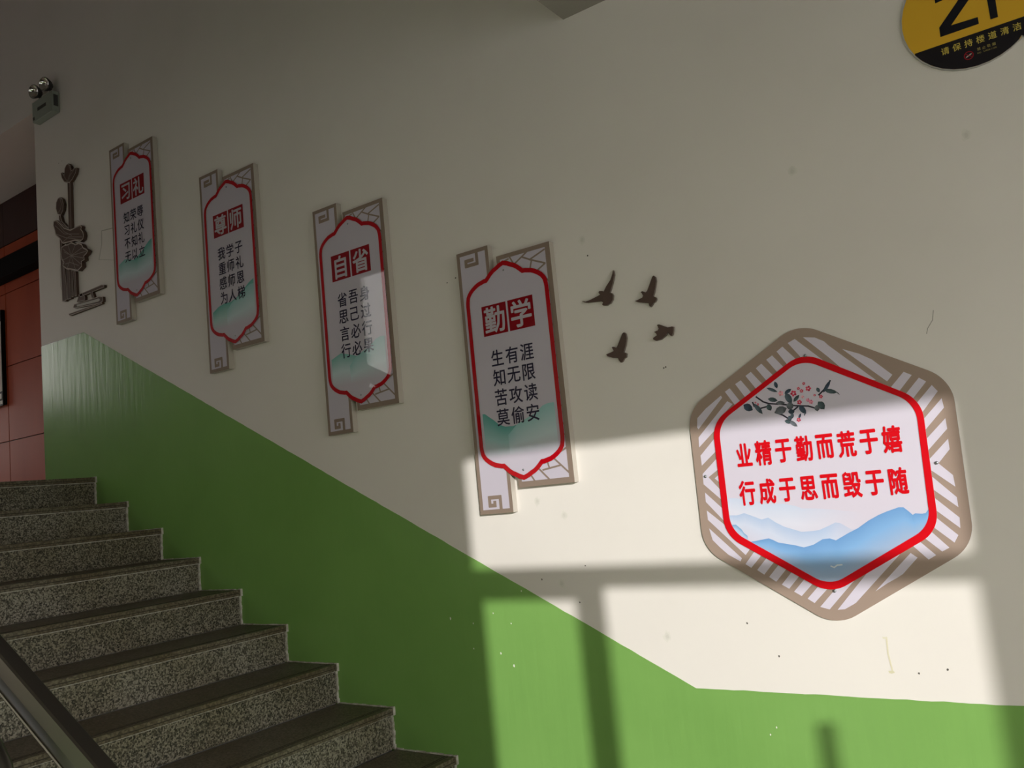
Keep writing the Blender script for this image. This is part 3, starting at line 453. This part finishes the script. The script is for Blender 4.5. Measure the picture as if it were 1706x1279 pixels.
# ------------------------------------------------------------------ ornamental couplet signs
TAU = (0.265, 0.20, 0.163); WHT = (0.56, 0.52, 0.62); RED = (0.43, 0.0, 0.006); INK = (0.018, 0.014, 0.045); DRED = (0.25, 0.0, 0.007)
MED = [(0, 0), (.0160, .0055), (.0304, .013), (.0430, .0185), (.0536, .0256), (.0640, .0345), (.0715, .0415), (.0780, .0475), (.0900, .0480), (.1025, .051), (.1160, .0540), (.1287, .060), (.1410, .0675), (.1505, .075), (.1575, .083), (.162, .0905), (.1652, .1055), (.1662, .118)]
def medallion(off):
    cu, vt, vb = 0.2095, 0.0905, 0.8465
    q = [(cu+a, -(vt+b)) for a, b in MED]; q2 = [(cu+a, -(vb-b)) for a, b in reversed(MED)]
    q3 = [(cu-a, -(vb-b)) for a, b in MED[1:]]; q4 = [(cu-a, -(vt+b)) for a, b in reversed(MED[1:])]
    P_ = q+q2+q3+q4
    if off == 0: return P_
    n = len(P_); out = []
    for i in range(n):
        a, p, b = Vector(P_[i-1]), Vector(P_[i]), Vector(P_[(i+1) % n])
        n1 = (p-a).normalized(); n2 = (b-p).normalized(); n1 = Vector((n1.y, -n1.x)); n2 = Vector((n2.y, -n2.x))
        m = (n1+n2).normalized(); k = off/max(0.55, m.dot(n1))
        out.append((p.x+m.x*k, p.y+m.y*k))
    return out
def mountains(f, pts, base, y, c_top, c_mid, c_bot, n=40, mid=0.35, x0=None, x1=None, fade=None):
    """columns under a ridge line, colour fading downwards"""
    pts = sorted(pts); x0 = pts[0][0] if x0 is None else x0; x1 = pts[-1][0] if x1 is None else x1
    def zat(x):
        for (a, b), (c, d) in zip(pts, pts[1:]):
            if a <= x <= c: return b+(d-b)*(x-a)/max(1e-9, c-a)
        return pts[0][1] if x < pts[0][0] else pts[-1][1]
    xs_ = sorted(set([x0+(x1-x0)*k/n for k in range(n+1)]+[p[0] for p in pts if x0 < p[0] < x1]))
    for a, b in zip(xs_, xs_[1:]):
        za, zb = zat(a), zat(b); ba, bb = (base(a), base(b)) if callable(base) else (base, base)
        if za <= ba+1e-4 and zb <= bb+1e-4: continue
        za, zb = max(za, ba+1e-5), max(zb, bb+1e-5); ma, mb = za+(ba-za)*mid, zb+(bb-zb)*mid
        def fd(c, x):
            if not fade: return c
            k = min(1, max(0, (x-fade[0])/(fade[1]-fade[0]))); return tuple(p+(q-p)*k for p, q in zip(c, WHT))
        f.poly([(a, ma), (b, mb), (b, zb), (a, za)], y, [fd(c_mid, a), fd(c_mid, b), fd(c_top, b), fd(c_top, a)])
        f.poly([(a, ba), (b, bb), (b, mb), (a, ma)], y, [fd(c_bot, a), fd(c_bot, b), fd(c_mid, b), fd(c_mid, a)])
LAT1 = [((0.1949, 0.0813), (0.2335, 0.0727)), ((0.2408, 0.0690), (0.2609, 0.1087)), ((0.2551, 0.0985), (0.3148, 0.0661)), ((0.2924, 0.0796), (0.328, 0.0984)), ((0.328, 0.0984), (0.3858, 0.1237)), ((0.3284, 0.0955), (0.3885, 0.0755)), ((0.331, 0.102), (0.318, 0.1420)), ((0.3856, 0.1251), (0.3350, 0.1500)), ((0.3700, 0.1660), (0.392, 0.1860)), ((0.3740, 0.2231), (0.393, 0.2232)), ((0.3740, 0.2760), (0.3941, 0.2708)), ((0.3760, 0.3330), (0.393, 0.3450)),
 ((0.3746, 0.4058), (0.393, 0.4041)), ((0.375, 0.4551), (0.393, 0.4514)), ((0.3757, 0.5298), (0.393, 0.528)), ((0.3765, 0.583), (0.393, 0.5809)), ((0.3760, 0.6310), (0.393, 0.6251)), ((0.3740, 0.6760), (0.394, 0.6890)), ((0.3762, 0.7238), (0.393, 0.7234)), ((0.3251, 0.7986), (0.3940, 0.7700)), ((0.3088, 0.8020), (0.3159, 0.8284)), ((0.3349, 0.7967), (0.3941, 0.8543)), ((0.2897, 0.8364), (0.3634, 0.8266)), ((0.2655, 0.8220), (0.311, 0.8690)), ((0.2304, 0.8375), (0.2502, 0.8687))]
def make_sign(x, z, head, rows, label, ridge, ridge2):
    t = empty('wall_sign', (x, 0, z), label, 'sign', 'four ornamental text signs rising with the stairs')
    T = 0.027
    def rect(u0, u1, v0, v1): return [(u0, -v1), (u1, -v1), (u1, -v0), (u0, -v0)]
    # left strip
    st_ = boxes('side_strip', [(0, 0.147, -T, -0.0005, -0.9723, 0)], M['pvc'], t)
    f = Flat(); f.poly(rect(0, 0.147, 0, 0.9723), -T-0.0004, TAU); f.poly(rect(0.0148, 0.1330, 0.0150, 0.9570), -T-0.0008, WHT)
    for path in ([(.094, .010), (.094, .056), (.0425, .056), (.0425, .0375), (.074, .0375)], [(.0955, .962), (.0955, .9145), (.0475, .9145), (.0475, .943), (.070, .943), (.070, .932)]):
        f.stroke([(a, -b) for a, b in path], 0.0135, -T-0.0012, TAU)
    f.done('fret_print', M['print'], st_)
    # right board with cracked-ice lattice
    rb = boxes('lattice_board', [(0.1809, 0.4109, -T, -0.0005, -0.8889, -0.0514)], M['pvc'], t)
    f = Flat(); f.poly(rect(0.1809, 0.4109, 0.0514, 0.8889), -T-0.0004, TAU); f.poly(rect(0.1965, 0.3915, 0.0675, 0.8690), -T-0.0008, WHT)
    for k, (a, b) in enumerate(LAT1): f.stroke([(a[0], -a[1]), (b[0], -b[1])], 0.0062, -T-0.0009-3e-5*k, TAU)
    f.done('lattice_print', M['print'], rb)
    # medallion plate
    mo, mi = medallion(0), medallion(-0.0165)
    me_ = prism('medallion', mo, -T-0.0030, -T-0.0013, M['pvc'], t)
    f = Flat(); f.poly(mo, -T-0.0032, WHT); f.band(mo, mi, -T-0.0042, RED); f.done('red_border', M['gloss'], me_)
    f = Flat(); lo, hi = 0.0540, 0.3650
    for pts, c1, c2, dy in ridge2: mountains(f, [(a, -b) for a, b in pts], -0.775, -T-0.0038-dy, c1, c2, WHT, mid=0.6, x0=max(lo, pts[0][0]), x1=hi)
    for pts, c1, c2, dy in ridge: mountains(f, [(a, -b) for a, b in pts], -0.775, -T-0.0036-dy, c1, c2, WHT, mid=0.55, x0=max(lo, pts[0][0]), x1=min(hi, pts[-1][0]))
    f.done('ink_mountains', M['gloss'], me_)
    f = Flat(); f.poly(rect(0.0955, 0.2045, 0.2225, 0.3340), -T-0.0039, DRED); f.poly(rect(0.2125, 0.3215, 0.2225, 0.3340), -T-0.0039, DRED); f.done('title_square', M['gloss'], me_)
    write('title_lettering', [(head[0], 0.150, -0.2783, 0.096, 0.101), (head[1], 0.267, -0.2783, 0.096, 0.101)], -T-0.0043, (0.50, 0.46, 0.53), M['gloss'], me_, off=0.020)
    it = []
    for r, row in enumerate(rows):
        for c, ch in enumerate(row): it.append((ch, 0.1455+0.0645*c, -(0.4185+0.0719*r), 0.0590, 0.0640))
    write('lettering', it, -T-0.0043, INK, M['gloss'], me_, off=0.012)
    for v in (0.1085, 0.828): lathe('screw', [(0, -T-0.0058), (0.0026, -T-0.0056), (0.0036, -T-0.0043), (0.0036, -T-0.002)], M['screw'], t, loc=(0.2095, 0, -v))
    return t
TEAL, TEAL2, PALE = (0.10, 0.36, 0.34), (0.30, 0.52, 0.54), (0.55, 0.68, 0.74)
rA = [([(0.05, 0.612), (0.065, 0.613), (0.085, 0.628), (0.10, 0.638), (0.123, 0.658), (0.15, 0.669), (0.183, 0.671), (0.21, 0.667), (0.234, 0.661), (0.26, 0.660), (0.31, 0.72)], TEAL, (0.36, 0.58, 0.60), 0)]
rB = [([(0.16, 0.70), (0.20, 0.668), (0.234, 0.655), (0.286, 0.636), (0.317, 0.6157), (0.34, 0.610), (0.37, 0.611)], (0.30, 0.56, 0.58), PALE, 0)]
rC = [([(0.05, 0.690), (0.10, 0.668), (0.15, 0.660), (0.19, 0.664), (0.24, 0.650), (0.29, 0.625), (0.33, 0.600), (0.37, 0.585)], (0.12, 0.40, 0.37), (0.42, 0.62, 0.62), 0)]
rD = [([(0.05, 0.66), (0.11, 0.64), (0.16, 0.652), (0.22, 0.672), (0.28, 0.645), (0.37, 0.61)], (0.20, 0.46, 0.45), PALE, 0)]
make_sign(-4.2307, 3.6128, '习礼', ['知荣辱', '习礼仪', '不知礼', '无以立'], 'ornamental red-bordered sign reading 习礼, highest and leftmost, beside the lotus decoration', rC, rD)
make_sign(-3.4468, 3.2232, '尊师', ['我学子', '重师礼', '感师恩', '为人梯'], 'ornamental red-bordered sign reading 尊师, second from the top of the stairs', rC, rB)
make_sign(-2.6666, 2.8344, '自省', ['省吾身', '思己过', '言必行', '行必果'], 'ornamental red-bordered sign reading 自省, with a window reflected in it', rD, rB)
make_sign(-1.9056, 2.4597, '勤学', ['生有涯', '知无限', '苦攻读', '莫偷安'], 'ornamental red-bordered sign reading 勤学, lowest one, foot in sunlight beside the birds', rA, rB)

# ------------------------------------------------------------------ hexagonal board
cx, cz = -0.70, 1.53
WHT = (0.68, 0.635, 0.76); RED = (0.68, 0.0, 0.008); TAU = (0.37, 0.28, 0.235)
hx = empty('hexagonal_sign', (cx, 0, cz), 'large hexagonal sign with red ring, blossom branch and blue mountains, partly in sunlight', 'sign')
def HP(o): o.matrix_parent_inverse = Matrix.Translation((-cx, 0, -cz)); return o
T = 0.006
outer = fillet(HEX_OUTER, 0.105, 10)
body = HP(prism('board', outer, -T, -0.0005, M['grey_edge'], hx))
f = Flat(); f.poly(outer, -T-0.0003, TAU); HP(f.done('frame_print', M['print'], hx))
f = Flat()
for s_ in HEX_STRIPES: f.poly(s_, -T-0.0006, WHT)
HP(f.done('stripe_print', M['print'], hx))
ro, ri = fillet(HEX_RING, 0.088, 10), fillet(HEX_RING_IN, 0.078, 10)
HP(prism('centre_panel', ro, -T-0.0015, -T-0.0007, M['pvc'], hx))
f = Flat(); f.poly(ro, -T-0.0017, WHT); f.band(ro, ri, -T-0.0030, RED); HP(f.done('red_ring', M['print'], hx))
mid = [((a[0]+b[0])/2, (a[1]+b[1])/2) for a, b in zip(ro, ri)]
def zlow(x):
    zz = []
    for i in range(len(mid)):
        (a, b), (c, d) = mid[i], mid[(i+1) % len(mid)]
        if min(a, c) <= x <= max(a, c) and abs(c-a) > 1e-6: zz.append(b+(d-b)*(x-a)/(c-a))
    return min(zz) if zz else 9
xa, xb = min(p[0] for p in mid)+0.0005, max(p[0] for p in mid)-0.0005
f = Flat()
mountains(f, MT_FAR, lambda x: max(zlow(x), 1.30), -T-0.0019, (0.60, 0.68, 0.86), (0.72, 0.74, 0.88), WHT, 60, x0=xa, x1=-0.58, fade=(-0.80, -0.59))
mountains(f, MT_MID, lambda x: max(zlow(x), 1.25), -T-0.0021, (0.46, 0.58, 0.82), (0.64, 0.70, 0.88), WHT, 60, x0=xa, x1=-0.56, fade=(-0.70, -0.57))
mountains(f, MT_SIDE, lambda x: max(zlow(x), 1.30), -T-0.0023, (0.20, 0.40, 0.68), (0.45, 0.60, 0.82), (0.6, 0.7, 0.88), 20, x0=xa)
mountains(f, MT_NEAR, zlow, -T-0.0025, (0.17, 0.36, 0.70), (0.24, 0.46, 0.80), (0.42, 0.50, 0.68), 80, x1=xb)
HP(f.done('blue_mountains', M['print'], hx))
f = Flat(); f.stroke([(-0.700, 1.268), (-0.692, 1.264), (-0.683, 1.270), (-0.670, 1.271)], 0.0035, -T-0.0027, (0.75, 0.80, 0.88)); HP(f.done('white_scuff', M['print'], hx))
f = Flat()
for q in BR_TWIGS: f.stroke(q, 0.0044, -T-0.0019, (0.035, 0.03, 0.05))
for k, q in enumerate(BR_LEAVES):
    mx_, mz_ = sum(p[0] for p in q)/8, sum(p[1] for p in q)/8; q = [(mx_+(p[0]-mx_)*1.3, mz_+(p[1]-mz_)*1.3) for p in q]
    c = [(0.035, 0.055, 0.085), (0.06, 0.085, 0.11), (0.05, 0.075, 0.085), (0.10, 0.11, 0.13)][k % 4]
    c2 = tuple(min(1, a*2.0) for a in c); f.poly(q, -T-0.0021-0.00001*k, [c, c2, c2, c, c, c, c, c])
for (x, z), r, k in BR_FLOWERS:
    col = [(0.50, 0.02, 0.07), (0.70, 0.30, 0.38), (0.66, 0.16, 0.28)][k]
    for a in range(5):
        an = a*1.257+x*40; px, pz = x+r*0.55*math.cos(an), z+r*0.55*math.sin(an)
        f.poly([(px+r*0.36*math.cos(b*1.047), pz+r*0.36*math.sin(b*1.047)) for b in range(6)], -T-0.0024-0.00001*a, col if a % 2 else tuple(min(1, c*1.35+0.05) for c in col))
    f.poly([(x+r*0.2*math.cos(b*1.047), z+r*0.2*math.sin(b*1.047)) for b in range(6)], -T-0.0026, (0.75, 0.55, 0.55))
HP(f.done('blossom_branch', M['print'], hx))
for it in ([(ch, -0.9075+(0.4161)*k/7, 1.602, 0.0500, 0.0755) for k, ch in enumerate('业精于勤而荒于嬉')], [(ch, -0.9125+(0.4212)*k/7, 1.489, 0.0500, 0.0755) for k, ch in enumerate('行成于思而毁于随')]):
  HP(write('lettering', it, -T-0.0030, RED, M['print'], hx, off=0.030))
for x, z in HEX_SCREWS: lathe('screw', [(0, -T-0.005), (0.003, -T-0.0047), (0.0045, -T-0.003), (0.0045, -T-0.0004)], M['screw'], hx, loc=(x-cx, 0, z-cz))

# ------------------------------------------------------------------ birds
labels = ['dark brown flying bird cutout with long pointed wings, nearest the red-bordered sign',
          'dark brown flying bird cutout with one tall wing, upper right of the four',
          'dark brown diving bird cutout with folded wings, rightmost of the four',
          'dark brown flying bird cutout, lowest of the four, above the sunlit wall']
for q, lb in zip(BIRDS, labels):
    ax = sum(p[0] for p in q)/len(q); az = sum(p[1] for p in q)/len(q)
    bd = empty('bird_cutout', (ax, 0, az), lb, 'wall decoration', 'bird cutouts between the signs')
    loc = [(a-ax, b-az) for a, b in q]
    prism('body', loc, -0.009, -0.0005, M['bird_edge'], bd)
    prism('face', loc, -0.0096, -0.0090, M['bird'], bd)

# ------------------------------------------------------------------ lotus decoration and cloud motif
def outline_band(f, pts, wd, y, col):
    n = len(pts); area = sum(pts[i][0]*pts[(i+1) % n][1]-pts[(i+1) % n][0]*pts[i][1] for i in range(n)); sg = 1 if area > 0 else -1
    inn = []
    for i in range(n):
        a, p, b = Vector(pts[i-1]), Vector(pts[i]), Vector(pts[(i+1) % n])
        n1 = (p-a).normalized(); n2 = (b-p).normalized(); n1 = Vector((-n1.y, n1.x))*sg; n2 = Vector((-n2.y, n2.x))*sg
        m = (n1+n2); m = m.normalized() if m.length > 1e-6 else n1
        inn.append((p.x+m.x*wd, p.y+m.y*wd))
    f.band(pts, inn, y, col)
LC = (-4.78, 3.0)
lo = empty('lotus_decoration', (LC[0], 0, LC[1]), 'dark brown lotus cutout with two buds, near the top of the stairs', 'wall decoration')
def LP(o): o.matrix_parent_inverse = Matrix.Translation((-LC[0], 0, -LC[1])); return o
LINE = (0.50, 0.43, 0.39)
for k, (nm, q) in enumerate(LOTUS.items()):
    dz = 0.004 if nm in ('flower', 'leaf') else 0.0
    if nm == 'flower': dz = 0.007
    o = LP(prism(nm, q, -0.018-dz, -0.0005, M['decor'], lo))
    f = Flat(); outline_band(f, q, 0.0065 if nm in ('leaf', 'flower') else 0.004, -0.0185-dz, LINE); o2 = f.done('engraved_outline', M['matte'], o)
for q in LOTUS_BARS:
    o = LP(prism('lower_stem', q, -0.017, -0.0005, M['decor'], lo)); f = Flat(); outline_band(f, q, 0.0038, -0.0174, LINE); f.done('engraved_outline', M['matte'], o)
for k, q in enumerate(LOTUS_VEINS):
    f = Flat(); f.stroke(q, 0.0035, -0.0262 if k >= 8 else (-0.0228 if k >= 4 else -0.0188), (0.30, 0.25, 0.22)); LP(f.done('engraved_vein', M['matte'], lo))
CC = (-4.45, 2.66)
cl = empty('cloud_motif', (CC[0], 0, CC[1]), 'dark brown cutout of stylised cloud bands below the lotus, left of the first sign', 'wall decoration')
for q in CLOUD:
    o = prism('cloud_band', q, -0.016, -0.0005, M['decor'], cl); o.matrix_parent_inverse = Matrix.Translation((-CC[0], 0, -CC[1]))
    f = Flat(); outline_band(f, q, 0.004, -0.0164, LINE); f.done('engraved_outline', M['matte'], o)
f = Flat(); f.poly(CLOUD_HOLE, -0.0168, (0.50, 0.48, 0.45)); o = f.done('pale_inset', M['matte'], cl); o.matrix_parent_inverse = Matrix.Translation((-CC[0], 0, -CC[1]))

# ------------------------------------------------------------------ round floor sign 2F
fs = empty('floor_number_sign', (-0.145, 0, 2.708), 'yellow and black rounded 2F floor sign high on the wall at right', 'sign')
def arc(cx_, cz_, r, a0, a1, n=28): return [(cx_+r*math.cos(R(a0+(a1-a0)*k/n)), cz_+r*math.sin(R(a0+(a1-a0)*k/n))) for k in range(n+1)]
shape = arc(0, 0, 0.165, 30, 309)+arc(0.205, -0.03, 0.135, 223, 450)      # two overlapping discs, local to the centre
T = 0.006
prism('board', shape, -T, -0.0005, M['grey_edge'], fs)
f = Flat(); sh2 = [(a*0.985+0.001, b*0.985) for a, b in shape]
f.poly(sh2, -T-0.0003, (0.78, 0.45, 0.035)); f.done('yellow_print', M['print'], fs)
zb = -0.0748
low = [(a, min(b, zb)) for a, b in sh2]
clean = []
for p in low:
    if not clean or (abs(p[0]-clean[-1][0])+abs(p[1]-clean[-1][1])) > 1e-5: clean.append(p)
below = [p for p in clean if p[1] < zb-1e-6]; xs2 = [p[0] for p in below]
# black band along the foot, column by column
f = Flat(); n = len(sh2)
def zmin_at(x):
    zz = []
    for i in range(n):
        (a, b), (c, d) = sh2[i], sh2[(i+1) % n]
        if min(a, c) <= x <= max(a, c) and abs(c-a) > 1e-7: zz.append(b+(d-b)*(x-a)/(c-a))
    return min(zz)
xl, xr = min(xs2), max(xs2); K = 70
for k in range(K):
    a = xl+(xr-xl)*k/K; b = xl+(xr-xl)*(k+1)/K; za, zbb = min(zmin_at(a), zb), min(zmin_at(b), zb)
    if zb-za < 1e-6 and zb-zbb < 1e-6: continue
    f.poly([(a, za-1e-6), (b, zbb-1e-6), (b, zb), (a, zb)], -T-0.0006, (0.012, 0.010, 0.014))
f.done('black_band', M['print'], fs)
TWO = [(-.0738, -.0538), (.0183, -.0538), (.0182, -.0350), (-.0446, -.0321), (.0047, .0191), (.0150, .0360), (.0185, .0560), (.0160, .0770), (.0050, .0920), (-.0130, .1000), (-.0360, .1000), (-.0560, .0920), (-.0680, .0770), (-.0725, .0560), (-.0726, .0424), (-.0547, .0440), (-.0530, .0600), (-.0460, .0730), (-.0340, .0800), (-.0180, .0790), (-.0070, .0710), (-.0030, .0570), (-.0070, .0440), (-.0185, .0292), (-.0730, -.0272)]
EFF = [(.0452, -.0530), (.0625, -.0535), (.0634, -.0164+.0098), (.0634, .0080), (.1010, .0090), (.1010, .0260), (.0634, .0260), (.0634, .0810), (.1100, .0810), (.1100, .1000), (.0452, .1000)]
f = Flat(); f.poly(TWO, -T-0.0009, (0.008, 0.008, 0.014)); f.done('figure_two', M['print'], fs)
f = Flat(); f.poly(EFF, -T-0.0009, (0.008, 0.008, 0.014)); f.done('letter_f', M['print'], fs)
write('notice_lettering', [(c, -0.0683+0.0279*k, -0.0955, 0.0205, 0.0215) for k, c in enumerate('请保持楼道清洁')], -T-0.0009, (0.62, 0.50, 0.10), M['print'], fs, off=0.012)
write('small_lettering', [(c, 0.0085+0.0115*k, -0.120, 0.0088, 0.0088) for k, c in enumerate('禁止吸烟')]+[(c, 0.0055+0.0045*k, -0.1305, 0.0055, 0.0055) for k, c in enumerate('NO SMOKING') if c != ' '], -T-0.0009, (0.45, 0.38, 0.12), M['print'], fs, off=0.004)
f = Flat(); a1, a2 = arc(-0.0165, -0.1285, 0.0115, 0, 348, 29), arc(-0.0165, -0.1285, 0.0092, 0, 348, 29); f.band(a1, a2, -T-0.0008, (0.30, 0.01, 0.02))
f.stroke([(-0.0235, -0.1225), (-0.0095, -0.1345)], 0.0018, -T-0.0010, (0.30, 0.01, 0.02)); f.stroke([(-0.0225, -0.1315), (-0.0105, -0.1260)], 0.0024, -T-0.0009, (0.65, 0.62, 0.58)); f.done('no_smoking_symbol', M['print'], fs)

# ------------------------------------------------------------------ twin-head emergency light
el = empty('emergency_light', (-4.90, 0, 4.035), 'grey twin-head emergency light mounted high on the wall above the lotus', 'emergency light')
boxes('housing', [(-0.122, 0.116, -0.045, -0.0005, 0.0, 0.128)], M['lamp_plastic'], el, 0.004)
boxes('label_plate', [(-0.055, 0.045, -0.0465, -0.0452, 0.055, 0.075)], M['lamp_dark'], el)
boxes('vent', [(0.1155, 0.1175, -0.036, -0.01, 0.035, 0.105)], M['lamp_dark'], el)
boxes('indicator', [(-0.110, -0.096, -0.0470, -0.0450, 0.012, 0.030)], M['lamp_dark'], el)
for hx_ in (-0.062, 0.066):
    hd = lathe('lamp_head', [(0.0, 0.030), (0.018, 0.028), (0.030, 0.012), (0.040, -0.012), (0.042, -0.020), (0.039, -0.022)], M['lamp_dark'], el, loc=(hx_, -0.045, 0.176))
    hd.rotation_euler = (R(8), 0, R(14))
    lathe('reflector', [(0.039, -0.021), (0.030, -0.008), (0.015, 0.004), (0.004, 0.008)], M['chrome'], hd)
    lathe('bulb', [(0.0, -0.016), (0.004, -0.012), (0.005, 0.0), (0.004, 0.006)], M['chrome'], hd, res=10)
    boxes('swivel', [(hx_-0.008, hx_+0.008, -0.030, -0.018, 0.124, 0.155)], M['lamp_dark'], el, 0.002)

# ------------------------------------------------------------------ picture and added dark reflection bar on the red wall of the recess
pb = empty('fretwork_picture', (-7.30, YR, 3.0), 'framed pale picture with dark fretwork bands, on the red panelled wall at the left edge', 'picture')
boxes('backing', [(-0.55, 0.548, -0.028, -0.0005, -0.43, 0.30)], M['black'], pb)
f = Flat()
f.poly([(-0.535, -0.425), (0.535, -0.425), (0.535, 0.295), (-0.535, 0.295)], -0.0284, (0.70, 0.66, 0.60))
for zz in (-0.385, 0.225):
    for k in range(9):
        x = -0.50+k*0.118
        f.stroke([(x, zz-0.03), (x, zz+0.05), (x+0.085, zz+0.05), (x+0.085, zz-0.005), (x+0.035, zz-0.005), (x+0.035, zz+0.022)], 0.016, -0.0288, (0.02, 0.016, 0.015))
    f.stroke([(-0.535, zz-0.045 if zz < 0 else zz+0.065), (0.535, zz-0.045 if zz < 0 else zz+0.065)], 0.012, -0.0288, (0.02, 0.016, 0.015))
f.done('fretwork_print', M['gloss'], pb)
f = Flat(); f.poly([(-0.50, -0.315), (0.525, -0.315), (0.525, 0.185), (-0.50, 0.185)], -0.0290, (0.72, 0.60, 0.56)); f.done('picture_print', M['gloss'], pb)
lg = empty('dark_reflection_bar', (-7.0, YR, 3.50), 'black bar added as a dark reflection in the red panelled wall', 'painted reflection')
boxes('reflection_bar', [(-2.1, 2.0, -0.10, -0.0005, 0.0, 0.15)], M['black'], lg, 0.004)  # no real ledge: black bar modelled for a dark band reflected in the panels
for a in (-1.6, 1.2): boxes('reflection_bar_bracket', [(a, a+0.03, -0.09, -0.0005, -0.06, 0.0)], M['black'], lg)
